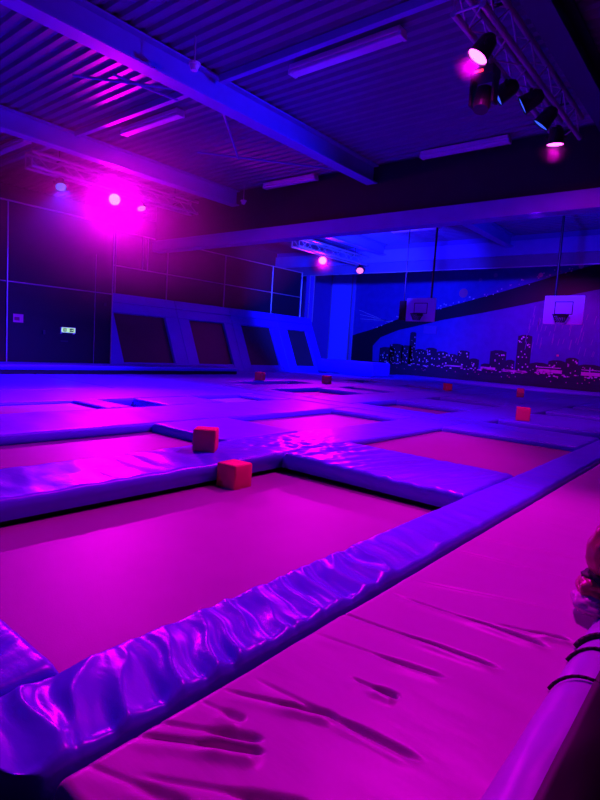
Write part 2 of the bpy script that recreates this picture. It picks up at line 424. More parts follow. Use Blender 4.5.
pad('small blue pad in the third row, right of the small sunken bed', -8.395, -7.355, 8.2, 8.7)
pad('blue pad strip crossing the whole court beyond the pink trampolines', -10.1, -1.655, 8.7, 9.35, wr(5, .01, 1.5, 1.5), xs=110)
R = -3.5
pad('dark blue pad under the red cube at the right', R, -1.655, 10.1, 12.2)
pad('dark blue pad beyond the right-hand red cube, between two dark pits', R, -1.655, 13.1, 14.8)
pad('far right blue pad in front of the dark river of the mural', R, 2.0, 15.6, 25.3)
pad('blue pad strip left of the right-hand red cube running to the mural', -4.5, R - 0.005, 9.36, 25.3)
pad('small blue pad before the trampoline with studded rim', -6.295, -4.505, 9.36, 9.65)
pad('blue pad beyond the trampoline with studded rim', -6.295, -4.505, 11.25, 12.6)
pad('far blue pad carrying the tipped red cube', -6.295, -4.505, 13.55, 25.3)
pad('far blue pad strip carrying the tiny red cube below the left hoop', -7.6, -6.3, 9.36, 25.3)
pad('small blue pad nearest the central sunken pink trampoline', -9.195, -7.605, 9.36, 9.9)
pad('blue pad beyond the central sunken pink trampoline', -9.195, -7.605, 12.0, 12.9)
pad('far blue pad before the thin pink strip of trampoline', -9.195, -7.605, 13.7, 16.2)
pad('farthest blue pad under the left hoop', -9.195, -7.605, 17.2, 25.3)
pad('far blue pad strip carrying the small red cube right of the dark platform', -10.3, -9.2, 9.36, 25.3)
pad('broad bright blue pad at the left before the dark platform', -13.74, -10.105, 1.0, 6.3, wr(9, .008, 1, 2))
pad('broad bright blue pad left of centre before the dark platform', -13.74, -10.105, 6.305, 9.35, wr(19, .008, 1, 2))
pad('blue pad strip carrying the red cube at the end of the dark platform', -13.74, -11.3, 9.36, 25.3)
pad('small blue pad before the far pit beside the dark platform', -11.295, -10.305, 9.36, 10.6)
pad('small blue pad between the two far pits', -11.295, -10.305, 13.3, 16.0)
pad('far blue pad in front of the padded block', -11.295, -10.305, 17.6, 25.3)
pad('blue pad at the foot of the sloped trampolines', -15.1, -13.745, 13.36, 19.4)

trampoline('nearest trampoline, large pink-lit bed with a red cube on it', -3.62, -1.65, 0.87, 4.2)
trampoline('pink-lit trampoline at the right beside the long border pad', -3.62, -1.65, 5.4, 7.95, -0.075)
trampoline('pink-lit trampoline at the left behind the strip with the red cube', -5.87, -4.45, -1.0, 4.2, -0.12)
trampoline('pink-lit trampoline at the centre of the second row', -5.87, -4.45, 5.5, 8.1, -0.095)
trampoline('dim trampoline at the far left in the third row', -8.4, -7.35, 0.0, 4.45, -0.05)
trampoline('narrow shaded trampoline in the third row beyond the far left one', -8.4, -7.35, 4.95, 5.6)
trampoline('small dark red sunken bed in the third row left of centre', -8.4, -7.35, 6.9, 8.2, -0.08)
trampoline('dark trampoline pit in front of the right-hand red cube', -3.5, -1.65, 9.35, 10.1)
trampoline('dark trampoline pit just beyond the right-hand red cube', -3.5, -1.65, 12.2, 13.1)
trampoline('dark trampoline pit at the far right edge', -3.5, -1.65, 14.8, 15.6)
trampoline('dim pink trampoline with a studded rim right of centre', -6.3, -4.5, 9.65, 11.25, -0.12)
trampoline('dark slot-like trampoline left of the tipped red cube', -6.3, -4.5, 12.6, 13.55)
trampoline('sunken pink trampoline behind the central one, dark far edge', -9.2, -7.6, 9.9, 12.0, -0.12)
trampoline('dark slot-like trampoline below the padded block', -9.2, -7.6, 12.9, 13.7)
trampoline('thin pink strip of trampoline left of the tiny red cube', -9.2, -7.6, 16.2, 17.2, -0.06)
trampoline('dark trampoline pit beside the red cube at the end of the platform', -11.3, -10.3, 10.6, 13.3)
trampoline('farthest dark trampoline pit before the padded block', -11.3, -10.3, 16.0, 17.6)

# ------------------------------------------------------------------ pink mat with folds and rolled edge
FOLDS = [(-1.194, .855, -.907, 1.045, .016, 1.3), (-1.208, .92, -.939, 1.08, .016, .8), (-1.168, 1.163, -.851, 1.305, .016, 1.1), (-.922, 1.501, -.756, 1.519, .014, 1.0),
         (-1.246, 1.85, -.586, 1.933, .014, 1.0), (-1.123, 2.187, -.492, 2.228, .014, 1.0), (-.692, 2.263, -.44, 2.345, .014, 1.2), (-1.193, 1.069, -1.031, 1.102, .012, .5),
         (-1.167, 1.642, -.693, 1.732, .014, .6), (-1.133, 1.273, -.578, 1.324, .014, .6), (-1.18, 4.0, -.754, 3.931, .02, .35), (-1.2, 4.5, -.692, 4.226, .02, .35),
         (-1.2, 3.28, -.587, 3.41, .02, .35), (-1.133, 2.40, -.542, 2.6, .02, .3), (-1.061, .78, -.697, 1.0, .016, .7), (-1.2, .70, -.907, .80, .016, .5),
         (-1.19, 5.2, -.70, 5.0, .025, .35), (-1.19, 5.9, -.70, 5.8, .025, .3), (-1.19, 2.95, -.6, 3.05, .02, .3)]
def fold_h(x, y):
    h = 0
    for ax, ay, bx, by, w, d in FOLDS:
        ux, uy = bx - ax, by - ay; L2 = ux * ux + uy * uy
        t = ((x - ax) * ux + (y - ay) * uy) / L2
        if t < -0.15 or t > 1.08: continue
        s = ((x - ax) * -uy + (y - ay) * ux) / math.sqrt(L2)
        if abs(s) > 0.13: continue
        if d < .5:
            h -= d * 0.016 * sstep(-0.1, 0.2, t) * (1 - sstep(0.7, 1.05, t)) * (math.exp(-(s / .012) ** 2) - .8 * math.exp(-((s + .022) / .014) ** 2)); continue
        lens = sstep(0.40, 0.72, t) * (1 - sstep(0.90, 1.04, t))
        thin = sstep(-0.1, 0.15, t) * (1 - sstep(0.6, 0.8, t))
        ww = 0.007 + 0.008 * lens
        h += d * (thin * 0.35 + lens) * (-0.030 * math.exp(-(s / ww) ** 2) + 0.010 * math.exp(-((s + 0.035) / 0.022) ** 2))
    return h
t = thing('landing_mat', 'large pink vinyl landing mat with dark folds in the right foreground', 'mat')
bm = bmesh.new()
MX0, MX1 = -1.212, -0.392
xs = [MX0 + (MX1 - MX0) * i / 90 for i in range(91)]
ys = []; y = 0.62
while y < 12.0:
    ys.append(y); y += 0.006 + 0.012 * sstep(2.4, 4.0, y) + 0.08 * sstep(5, 8, y)
ys.append(12.0)
def mat_z(x, y):
    z = 0.0 + fold_h(x, y) + 0.006 * noise.noise(Vector((x * 2, y * 1.6, 40))) + 0.003 * noise.noise(Vector((x * 4, y * 7, 44)))
    e = x - MX0
    if e < 0.03: z -= 0.03 - math.sqrt(max(0, .0009 - (0.03 - e) ** 2))
    e = y - 0.62
    if e < 0.03: z -= 0.03 - math.sqrt(max(0, .0009 - (0.03 - e) ** 2))
    return z
G = [[bm.verts.new((x, y, mat_z(x, y))) for y in ys] for x in xs]
for i in range(len(G) - 1):
    for j in range(len(ys) - 1): bm.faces.new((G[i][j], G[i + 1][j], G[i + 1][j + 1], G[i][j + 1]))
nx = len(G); ny = len(ys)
ring = [G[i][0] for i in range(nx)] + [G[-1][j] for j in range(1, ny)] + [G[i][-1] for i in range(nx - 2, -1, -1)] + [G[0][j] for j in range(ny - 2, 0, -1)]
low = [bm.verts.new((v.co.x, v.co.y, -0.25)) for v in ring]
for i in range(len(ring)): bm.faces.new((ring[i], low[i], low[(i + 1) % len(ring)], ring[(i + 1) % len(ring)]))
bm.faces.new(low[::-1])
obj('cover', bm, M['pinkmat'], t, True)
obj('plinth', B(-1.17, -0.45, 0.72, 11.9, FZ, -0.25), M['base'], t)
# padded roll along the right side of the mat
RX, RZ, RR = -0.290, -0.050, 0.125
t = thing('edge_bolster', 'violet padded roll with black straps along the right side of the pink mat', 'bolster')
bm = bmesh.new(); rows = []; y = 0.62
while y < 6.0:
    k = 1 - 0.5 * max(0, (0.70 - y) / 0.08) ** 2 if y < .70 else 1
    k = k * (1 - 0.05 * math.exp(-((y - 1.95) / .03) ** 2) - 0.05 * math.exp(-((y - 2.32) / .03) ** 2))
    rows.append([bm.verts.new((RX + RR * k * math.cos(2 * PI * i / 36), y, RZ + RR * k * math.sin(2 * PI * i / 36) + .006 * noise.noise(Vector((i * .4, y * 5, 3))))) for i in range(36)])
    y += 0.03
for A_, C_ in zip(rows, rows[1:]):
    for i in range(36): bm.faces.new((A_[i], A_[(i + 1) % 36], C_[(i + 1) % 36], C_[i]))
bm.faces.new(rows[0][::-1]); bm.faces.new(rows[-1])
obj('cushion', bm, M['roll'], t, True)
oc = bmesh.new(); prev = None; y = 0.625  # black shell puts the shade on the roll's outer side into colour
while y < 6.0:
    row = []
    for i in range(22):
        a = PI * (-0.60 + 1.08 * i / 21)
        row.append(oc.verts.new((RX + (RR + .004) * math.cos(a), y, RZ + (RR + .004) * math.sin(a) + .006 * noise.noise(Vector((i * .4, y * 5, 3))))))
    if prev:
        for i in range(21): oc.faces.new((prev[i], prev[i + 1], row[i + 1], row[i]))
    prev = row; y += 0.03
o = obj('shade_shell', oc, M['strap'], t, True); o['label'] = 'black shell for the shaded outer side of the roll'
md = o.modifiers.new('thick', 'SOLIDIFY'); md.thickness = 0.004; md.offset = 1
obj('plinth', B(-0.33, -0.22, 0.72, 5.9, FZ, -0.16), M['base'], t)
for yy, rr0 in ((1.90, .006), (2.14, .007), (2.27, .012)):
    sb = bmesh.new(); P = []
    for k in range(19):
        a = PI * (0.86 - 1.0 * k / 18)
        P.append((RX + (RR + .006) * math.cos(a), yy + 0.05 * math.sin(a), RZ + (RR + .006) * math.sin(a)))
    polytube(sb, P, rr0, 8)
    obj('strap', sb, M['strap'], t, True)

t = thing('crumpled_bundle', 'crumpled red vinyl bundle standing on the violet roll at the right frame edge', 'bundle', (-0.375, 2.68, 0.06))
def blob(name, c, s, seed, m, amp=0.22):
    bm = bmesh.new(); bmesh.ops.create_icosphere(bm, subdivisions=4, radius=1)
    for v in bm.verts:
        n = noise.noise(v.co * 1.3 + Vector((seed, 0, 0))) + 0.5 * noise.noise(v.co * 3 + Vector((0, seed, 0)))
        v.co *= 1 + amp * n
        v.co = Vector((v.co.x * s[0] + c[0], v.co.y * s[1] + c[1], v.co.z * s[2] + c[2]))
    return obj(name, bm, m, t, True)
blob('upper_fold', (-0.005, 0.0, 0.24), (0.095, 0.10, 0.15), 2, M['red_vinyl'])
blob('middle_fold', (-0.04, -0.02, 0.07), (0.085, 0.09, 0.055), 7, M['red_vinyl'])
blob('lower_fold', (-0.05, -0.05, 0.01), (0.09, 0.10, 0.05), 12, M['pinkmat'])
blob('dark_tuck', (-0.02, 0.0, 0.115), (0.09, 0.085, 0.03), 17, M['strap'])

# ------------------------------------------------------------------ red foam cubes
def cube(label, x, y, z, rz, s=0.24, tilt=None):
    bm = bmesh.new(); h = s / 2
    box(bm, -h, h, -h, h, 0, s, bev=0.016)
    bmesh.ops.subdivide_edges(bm, edges=bm.edges[:], cuts=2, use_grid_fill=True)
    for v in bm.verts: v.co += Vector((noise.noise(v.co * 9 + Vector((x, 0, 0))), noise.noise(v.co * 9 + Vector((0, y, 5))), 0)) * 0.004
    if tilt:
        bm.transform(Matrix.Rotation(tilt, 4, 'X')); lo = min(v.co.z for v in bm.verts)
        for v in bm.verts: v.co.z -= lo
    o = tag(obj('foam_cube', bm, M['foam'], None, True), label, 'foam cube', None)
    o.location = (x, y, z); o.rotation_euler = (0, 0, rz); return o
cube('nearest and largest red foam cube, on the bed of the front trampoline', -3.51, 3.425, -0.212, 0.06, 0.232)
cube('red foam cube on the pad just behind the nearest one', -4.13, 3.61, 0.005, 0.68, 0.225)
cube('small red foam cube at the end of the dark platform', -11.46, 12.05, 0.005, 0.3)
cube('small red foam cube below the right end of the sloped trampolines', -10.16, 13.70, 0.005, 0.2)
cube('tiny red foam cube on the far pads below the left hoop', -7.42, 16.5, 0.005, 0.9, 0.22)
cube('rounded-looking tipped red foam cube below the mural, left of the right hoop', -5.3, 16.95, 0.005, 0.4, 0.2, 0.7)
cube('red foam cube at the right between the pads, below the right hoop', -3.16, 10.40, 0.005, 0.35, 0.24)

# ------------------------------------------------------------------ dark-edged platform on the left
for i, (a, b, lab) in enumerate(((1.0, 7.38, 'leftmost and longest section of the dark-fronted platform, below the exit sign'), (7.385, 9.55, 'second section of the dark-fronted platform from the left'),
                                (9.555, 11.47, 'third section of the dark-fronted platform from the left'), (11.475, 13.33, 'right end section of the dark-fronted platform, beside a small red cube'))):
    t = thing('platform_section', lab, 'platform', (0, 0, 0))
    obj('top_pad', pad_mesh(-15.08, -13.76, a, b, 0.215, 0.10, 0.03, 12, 24, wr(i, .006, 1, 1)), M['vinyl'], t, True)
    obj('front_panel', B(-15.08, -13.80, a + 0.005, b - 0.005, 0.0, 0.10), M['black'], t)
    obj('plinth', B(-15.05, -13.85, a + 0.005, b - 0.005, FZ, 0.0), M['base'], t)

# ------------------------------------------------------------------ sloped wall trampolines
SD = Vector((-1.09, 0, 2.44)).normalized(); SN = Vector((SD.z, 0, -SD.x))        # up the slope, outward normal
S0 = Vector((-15.17, 0, 0.0))
def slab(bm, y0, y1, s0, s1, d0, d1, bev=0.02):
    vs = box(bm, d0, d1, y0, y1, s0, s1, 0, bev)
def slope(bm):
    for v in bm.verts:
        d, y, s = v.co; p = S0 + SD * s + SN * d; v.co = Vector((p.x, y, p.z))
    return bm
def SL(*a, **k):
    bm = bmesh.new(); slab(bm, *a, **k); return slope(bm)
sl = lambda z: z / SD.z
EDG = [9.32, 12.40, 15.05, 17.80, 20.28]
BED = [(9.83, 11.84), (12.9, 14.6), (15.53, 17.28), (18.36, 19.70)]
LAB = ['leftmost sloped wall trampoline, partly behind the dark exit panel', 'second sloped wall trampoline from the left, its bed reddish',
       'third sloped wall trampoline from the left', 'rightmost and narrowest sloped wall trampoline beside the blue wall']
for k in range(4):
    t = thing('sloped_trampoline', LAB[k], 'wall trampoline')
    a, b = EDG[k] + 0.003, EDG[k + 1] - 0.003; p, q = BED[k]
    z0, z1 = sl(0.26), sl(1.825)
    obj('side_pad', SL(a, p, sl(-0.02), z1, -0.15, 0.0), M['vinyl'], t)
    obj('side_pad', SL(q, b, sl(-0.02), z1, -0.15, 0.0), M['vinyl'], t)
    obj('foot_pad', SL(p, q, sl(-0.02), z0, -0.15, 0.0), M['vinyl'], t)
    obj('head_pad', SL(a, b, z1, sl(2.13), -0.15, 0.0), M['vinyl'], t)
    obj('top_pad', SL(a, b, sl(2.14), sl(2.45), -0.15, 0.015, bev=0.03), M['vinyl'], t)
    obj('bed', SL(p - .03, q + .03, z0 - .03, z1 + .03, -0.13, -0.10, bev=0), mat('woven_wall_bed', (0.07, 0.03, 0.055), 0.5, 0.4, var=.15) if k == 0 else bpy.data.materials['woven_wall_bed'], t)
    fr = bmesh.new()
    for y in (a + 0.1, b - 0.1):
        s = S0 + SD * sl(2.2) + SN * -0.15
        tube(fr, (s.x, y, s.z), (s.x - 0.02, y, FZ), 0.04, 8)
        u = S0 + SD * sl(0.1) + SN * -0.15
        tube(fr, (u.x, y, u.z), (u.x - 0.05, y, FZ), 0.04, 8)
    obj('frame', fr, M['rim'], t)

tag(obj('mezzanine_deck', B(-18.69, -16.47, 9.3, 20.3, 2.22, 2.42), M['black']), 'dark walkway deck behind the top of the sloped trampolines', 'deck')
t = thing('railing', 'tall thin metal railing with black netting above the sloped trampolines', 'railing', (-16.55, 0, 2.42))
for y, a, b in ((10.2, 0, 2.08), (11.23, .96, 2.08), (11.43, .96, 2.08), (12.27, 0, 2.08), (15.05, 0, 2.08), (17.85, 0, 2.08), (19.85, 0, 2.08)):
    obj('post', T((0, y, a), (0, y, b), 0.024, 10), M['steel'], t)
for z in (0.95, 2.08): obj('rail', T((0, 9.4, z), (0, 19.85, z), 0.02, 10), M['steel'], t)
obj('netting', B(-0.06, -0.03, 9.4, 19.8, 0.0, 2.06), M['black'], t)

t = thing('corner_post', 'pale blue corner post at the right end of the railing', 'pillar', (-16.55, 20.47, FZ))
obj('shaft', B(-0.12, 0.12, -0.16, 0.16, 0.0, 5.06, bev=0.02), M['bluewall'], t)
obj('edge_tube', T((0.13, -0.17, 2.9), (0.13, -0.17, 5.06), 0.022, 8), M['steel'], t)
obj('edge_tube', T((0.13, 0.17, 2.9), (0.13, 0.17, 5.06), 0.022, 8), M['steel'], t)
t = thing('corner_pillar', 'bright blue rectangular pillar in the corner left of the mural', 'pillar', (-18.0, 25.3, FZ))
obj('shaft', B(-0.66, 0.66, -0.22, 0.19, 0.0, 6.02, bev=0.02), M['pillar'], t)
obj('edge_strip', B(0.655, 0.70, -0.23, -0.16, 0.5, 6.0), M['steel'], t)
obj('edge_strip', B(-0.70, -0.655, -0.23, -0.16, 0.5, 6.0), M['steel'], t)
t = thing('padded_block', 'low blue padded block standing in front of the corner pillar', 'padded block', (0, 0, 0))
obj('cushion', pad_mesh(-15.0, -12.2, 19.5, 21.0, 0.62, 0.02, 0.04, 20, 20), M['vinyl'], t, True)
obj('side_panel', B(-12.21, -12.15, 19.55, 20.95, 0.04, 0.56, bev=0.02), M['vinyl'], t)

# ------------------------------------------------------------------ exit panel wall
def partition(label, y0, y1, m, extra=False):
    t = thing('partition_panel', label, 'panel', (-15.2, 0, FZ))
    D = -FZ
    obj('panel', B(-0.03, 0.0, y0, y1, 0, 4.36 + D), m, t)
    for y in ((y0 + .02, y1 - .02) if extra else (y0 + .02,)): obj('post', T((0.02, y, 0), (0.02, y, 4.38 + D), 0.02, 10), M['steel'], t)
    obj('rail', T((0.02, y0, 4.36 + D), (0.02, y1, 4.36 + D), 0.022, 10), M['steel'], t)
    obj('rail', T((0.015, y0, 2.31 + D), (0.015, y1, 2.31 + D), 0.018, 10), M['alu'], t)
    if extra: obj('seam_strip', B(0, 0.012, 8.72, 8.735, D + .2, 3.4 + D), M['steel'], t)
    return t
partition('tall black panel with thin metal frame carrying the green exit sign', 6.22, 9.30, M['black'], True)
partition('dark maroon panel at the extreme left edge', 1.0, 6.21, M['maroon'])
X = -15.19
t = thing('exit_sign', 'small lit green and white running-man exit sign on the black panel', 'sign', (X, 7.90, 1.06))
obj('case', B(0, 0.05, -0.22, 0.22, 0.0, 0.16, bev=0.006), M['white'], t)
obj('face', B(0.05, 0.056, -0.20, 0.20, 0.015, 0.145), M['sign_face'], t)
g = bmesh.new(); xx = (0.056, 0.059)
box(g, *xx, -0.15, -0.06, 0.035, 0.125)                       # door block
box(g, *xx, 0.04, 0.15, 0.035, 0.125)                         # arrow block
pg = obj('pictogram', g, M['sign_green'], t)
g = bmesh.new(); xx = (0.059, 0.061)
tube(g, (0.059, -0.105, 0.112), (0.061, -0.105, 0.112), 0.009, 10)
def seg(y0, z0, y1, z1, w=0.008):
    d = Vector((0, y1 - y0, z1 - z0)).normalized(); n = Vector((0, -d.z, d.y)) * w
    a = Vector((0.0605, y0, z0)); b = Vector((0.0605, y1, z1)); v = [g.verts.new(p) for p in (a - n, b - n, b + n, a + n)]
    g.faces.new(v)
seg(-.105, .10, -.10, .075); seg(-.10, .075, -.08, .045, .006); seg(-.10, .075, -.13, .05, .006); seg(-.105, .098, -.075, .085, .005); seg(-.105, .098, -.135, .085, .005)
seg(0.055, .08, 0.13, .08, .007); seg(0.105, .10, 0.135, .08, .006); seg(0.105, .06, 0.135, .08, .006)
obj('figure', g, M['sign_face'], pg)
obj('bracket', B(0, 0.03, -0.22, -0.18, -0.03, 0.0), M['white'], t); obj('bracket', B(0, 0.03, 0.16, 0.20, -0.03, 0.0), M['white'], t)
t = thing('notice_plate', 'small square pink notice near the left edge of the black panel', 'sign', (X, 6.53, 1.26))
obj('plate', B(0, 0.012, -0.13, 0.13, 0, 0.22), M['pink_plate'], t)
obj('print', B(0.012, 0.014, -0.10, 0.03, 0.05, 0.14), M['red_vinyl'], t)
tag(obj('notice_label', B(X, X + 0.008, 7.70, 7.92, 0.80, 0.84), M['darkwall']), 'faint grey label under the exit sign', 'sign')
tag(obj('wall_switch', B(X, X + 0.04, 7.18, 7.25, 0.98, 1.10, bev=0.008), M['darkwall']), 'faint pale switch left of the exit sign', 'switch')
tag(obj('wall_socket', B(X, X + 0.03, 9.0, 9.09, 1.93, 2.03, bev=0.008), M['darkwall']), 'faint grey box high at the right of the black panel', 'socket')

# ------------------------------------------------------------------ city mural on the back wall
t = thing('wall_mural', 'huge printed night city mural with dark bridge and lit skyline', 'mural', (0, 25.49, 0))
def quad(bm, pts, y, mi=0):
    f = bm.faces.new([bm.verts.new((x, y, z)) for x, z in pts]); f.material_index = mi; return f
bm = bmesh.new(); MI = ['m_sky', 'm_dark', 'm_bld', 'm_river', 'm_lit', 'm_glow', 'm_rose', 'm_tower']
D_ = -0.012
quad(bm, [(-17.3, 0.0), (4, 0.0), (4, 5.58), (-17.3, 5.58)], D_, 0)
lit = lambda x, z, w, h, mi, y=-0.022: quad(bm, [(x, z), (x + w, z), (x + w, z + h), (x, z + h)], y, mi)
quad(bm, [(-17.3, 0.0), (4, 0.0), (4, 0.50), (-17.3, 0.56)], D_ - .004, 3)
rr = random.Random(4)
sky = [(-15.5, 1.3, .9), (-14.9, 1.5, .8), (-14.2, 1.45, .7), (-13.75, 2.15, .35), (-13.4, 1.3, .6), (-12.8, 1.4, .6), (-12.2, 1.25, .6), (-11.6, 1.15, .5), (-11.1, 1.35, .6), (-10.5, 1.2, .5),
       (-9.9, .8, .5), (-9.5, 1.45, .75), (-8.75, 1.05, .4), (-8.3, 2.2, .62), (-7.68, 1.0, .8), (-6.9, 1.15, .7), (-6.2, 1.3, .5), (-5.7, 1.05, .9), (-4.8, .95, 1.0), (-3.8, 1.2, .8), (-3.0, 1.0, 1.5), (-1.5, 1.4, .9), (-.6, 1.0, 2.0), (1.4, 1.3, 2)]
sky[9] = (-10.5, 1.0, .5)
for x, h, w in sky:
    quad(bm, [(x, 0.5), (x + w, 0.5), (x + w, h), (x + w * .7, h + .06), (x + w * .3, h + .06), (x, h)], -0.018, 2)
    n = int(w * (h - .5) * 20)
    for _ in range(n):
        s = rr.choice((.03, .045, .06)); lit(x + rr.uniform(.02, max(.03, w - .06)), rr.uniform(.6, h - .05), s, s * 1.2, rr.choice((4, 4, 4, 5)))
for x in [-15.2 + .09 * i for i in range(210)]:               # waterfront lights
    if rr.random() < .75: lit(x + rr.uniform(-.03, .03), .52 + rr.uniform(-.05, .08), rr.uniform(.05, .12), .05, rr.choice((4, 5, 5)))
    if rr.random() < .25: lit(x, rr.uniform(.25, .45), .035, .045, rr.choice((5, 6)))
for x, w in ((-7.35, 1.05), (-5.55, 1.15), (-3.3, 1.2)):       # glowing halls on the shore
    lit(x, .64, w, .15, 5); lit(x, .86, w * .95, .03, 4)
lit(-9.9, .58, .7, .12, 5); lit(-8.9, .55, 1.1, .1, 5); lit(-6.6, 1.38, .1, .08, 6); lit(-11.7, .60, .9, .06, 5)
# bridge: deck band sweeping up to the right and its pier
quad(bm, [(-17.3, .5), (-17.3, 1.92), (-16.04, 2.28), (-15.5, 1.87), (-15.95, 1.4), (-15.9, .5)], -0.025, 1)
top = [(-16.04, 2.28), (-14.4, 2.9), (-12.7, 3.28), (-11.7, 3.53), (-9.3, 4.17), (-6.8, 4.9), (-5.3, 5.3), (-4.3, 5.57), (4, 5.57)]
bot = [(-15.5, 1.87), (-14.45, 2.28), (-13.2, 2.57), (-12.1, 2.84), (-10.1, 3.21), (-8.3, 3.58), (-6.7, 3.93), (-5.2, 4.24), (4, 5.3)]
for i in range(8): quad(bm, [bot[i], bot[i + 1], top[i + 1], top[i]], -0.025, 1)
for i in range(90):                                            # lamps on the deck edge
    u = rr.random() * 6.99; k = int(u); f = u - k
    x = top[k][0] * (1 - f) + top[k + 1][0] * f; z = top[k][1] * (1 - f) + top[k + 1][1] * f
    s = rr.choice((.03, .045, .06)); lit(x, z + rr.uniform(-.03, .16) * (1 if x < -9 else 1.8), s, s, rr.choice((4, 5)), -.028)
def streak(x0, z0, x1, z1, w, mi):
    d = Vector((x1 - x0, z1 - z0)).normalized(); n = Vector((-d.y, d.x)) * w
    quad(bm, [(x0 - n.x, z0 - n.y), (x1 - n.x, z1 - n.y), (x1 + n.x, z1 + n.y), (x0 + n.x, z0 + n.y)], -.02, mi)
for i in range(9): streak(-17.0 + .02 * i, 3.3 - .08 * i, -14.9 + .05 * i, 2.62 + .02 * i, .008, 4 if i % 3 == 0 else 7)
for i in range(90):
    x = rr.uniform(-8, -2); z = rr.uniform(1.4, 3.2); streak(x, z, x + .05, z + rr.uniform(.2, .55), .012, 7)
def disc(x, z, r, mi):
    quad(bm, [(x + r * math.cos(2 * PI * k / 20), z + r * math.sin(2 * PI * k / 20)) for k in range(20)], -.030, mi)
disc(-11.08, 4.15, .22, 6); disc(-10.3, 4.75, .09, 7); disc(-9.6, 4.95, .10, 7); disc(-7.6, 4.9, .10, 5); disc(-6.0, 5.2, .10, 5); disc(-6.9, 4.95, .06, 5)
obj('print', bm, [M[k] for k in MI], t)
obj('edge_batten', B(-17.34, -17.3, -0.03, 0.0, 0.0, 5.5), M['steel'], t)
tag(obj('small_board', B(-13.0, -12.3, 25.42, 25.477, 2.15, 2.55), M['bluewall']), 'small blank square board on the mural below the left hoop', 'board')

# ------------------------------------------------------------------ basketball hoops
def hoop(label, x0, x1, y, z0, z1, side):
    t = thing('basketball_hoop', label, 'basketball hoop', ((x0 + x1) / 2, y, z0)); w = (x1 - x0) / 2; h = z1 - z0
    obj('backboard', B(-w, w, 0, 0.03, 0, h, bev=0.006), M['board'], t)
    e = bmesh.new(); s = 0.018
    for a in ((-w, w, 0, s), (-w, w, h - s, h), (-w, -w + s, 0, h), (w - s, w, 0, h)): box(e, a[0], a[1], -0.004, 0.0, a[2], a[3])
    obj('border', e, M['white'], t)
    e = bmesh.new(); q = w * .46; a0, a1 = h * .34, h * .80; s = 0.022
    for a in ((-q, q, a0, a0 + s), (-q, q, a1 - s, a1), (-q, -q + s, a0, a1), (q - s, q, a0, a1)): box(e, a[0], a[1], -0.006, 0.0, a[2], a[3])
    obj('target_square', e, M['edging'], t)
    rim = bmesh.new(); c = Vector((0, -0.24, h * .30)); rr_ = 0.20
    P = [c + Vector((rr_ * math.cos(2 * PI * k / 24), rr_ * math.sin(2 * PI * k / 24), 0)) for k in range(25)]
    polytube(rim, P, 0.014, 8); ro = obj('rim', rim, M['edging'], t)
    obj('rim_bracket', B(-0.10, 0.10, -0.06, 0.0, h * .24, h * .36), M['edging'], t)
    nb = bmesh.new()
    for k in range(16):
        for sg in (1, -1):
            pts = []
            for j in range(5):
                ang = 2 * PI * (k + sg * j * .5) / 16; r2 = rr_ * (1 - .11 * j)
                pts.append(c + Vector((r2 * math.cos(ang), r2 * math.sin(ang), -0.05 * j)))
            polytube(nb, pts, 0.006, 4)
    obj('net', nb, M['net'], ro)
    obj('hanging_pole', T((side, 0.10, h * .3), (side, 0.10, ZD - z0 + .01), 0.035, 10), M['rim'], t)
    obj('mount_plate', B(min(-.2, side - .1), max(.2, side + .1), 0.03, 0.10, h * .3, h * .7), M['rim'], t)
    return t
hoop('left basketball hoop with blue-lit board, beside the corner pillar side', -9.13, -8.08, 16.5, 2.17, 2.93, 0.30)
t = hoop('right basketball hoop with violet-lit board at the right edge', -4.74, -3.70, 16.5, 2.18, 2.97, -0.28)
t = tag(obj('support_box', B(-9.42, -9.20, 16.52, 16.75, 2.2, 2.85, bev=0.02), M['maroon']), 'dark reddish padded box attached left of the left backboard', 'pad')
obj('hanger', T((-9.31, 16.63, 2.84), (-9.31, 16.63, ZD + .01), 0.02, 8), M['rim'], t)

# ------------------------------------------------------------------ unseen fill spots added to brighten mat, pads, mural, beams and hoops
def lamp(name, pos, aim, power, color, cone=120, size=0.12):
    L = bpy.data.lights.new(name, 'SPOT'); L.energy = power; L.color = color; L.spot_size = math.radians(cone); L.spot_blend = 0.6; L.shadow_soft_size = size
    o = bpy.data.objects.new(name, L); COL.objects.link(o); o.location = pos
    o.rotation_euler = (Vector(aim) - Vector(pos)).to_track_quat('-Z', 'Y').to_euler(); return o
lamp('blue_fill_spot', (-7.0, -3.0, 4.8), (-4.0, 6.0, 0.0), 420, BLU, 80)
lamp('pink_fill_spot', (-2.2, 4.6, 4.7), (-0.8, 2.2, 0.0), 620, MAG, 75)
lamp('blue_fill_spot', (-10.5, 14.0, 4.1), (-17.0, 24.0, 3.0), 4200, (0.01, 0.03, 1.0), 80)
lamp('blue_fill_spot', (-9.0, 14.5, 4.1), (-13.5, 25.0, 3.6), 2200, BLU, 75)
lamp('violet_fill_spot', (-6.5, 21.3, 4.2), (-7.0, 25.4, 0.4), 420, (0.8, 0.0, 0.8), 110)

lamp('violet_fill_spot', (-3.6, 11.2, 3.9), (-4.6, 17.0, 2.2), 380, (0.30, 0.0, 1.0), 55)
lamp('pink_fill_spot', (-2.2, 5.0, 4.8), (-4.6, 13.2, 0.2), 650, MAG, 45)
lamp('blue_fill_spot', (-9.4, 11.3, 3.85), (-8.6, 16.5, 2.45), 170, BLU, 38)
lamp('blue_fill_spot', (-4.2, 13.4, 4.1), (-5.6, 20.4, 4.9), 700, BLU, 85)
W = bpy.data.worlds.new('World'); S.world = W; W.use_nodes = True
bg = W.node_tree.nodes['Background']; bg.inputs[0].default_value = (0.25, 0.02, 1.0, 1); bg.inputs[1].default_value = 0.012

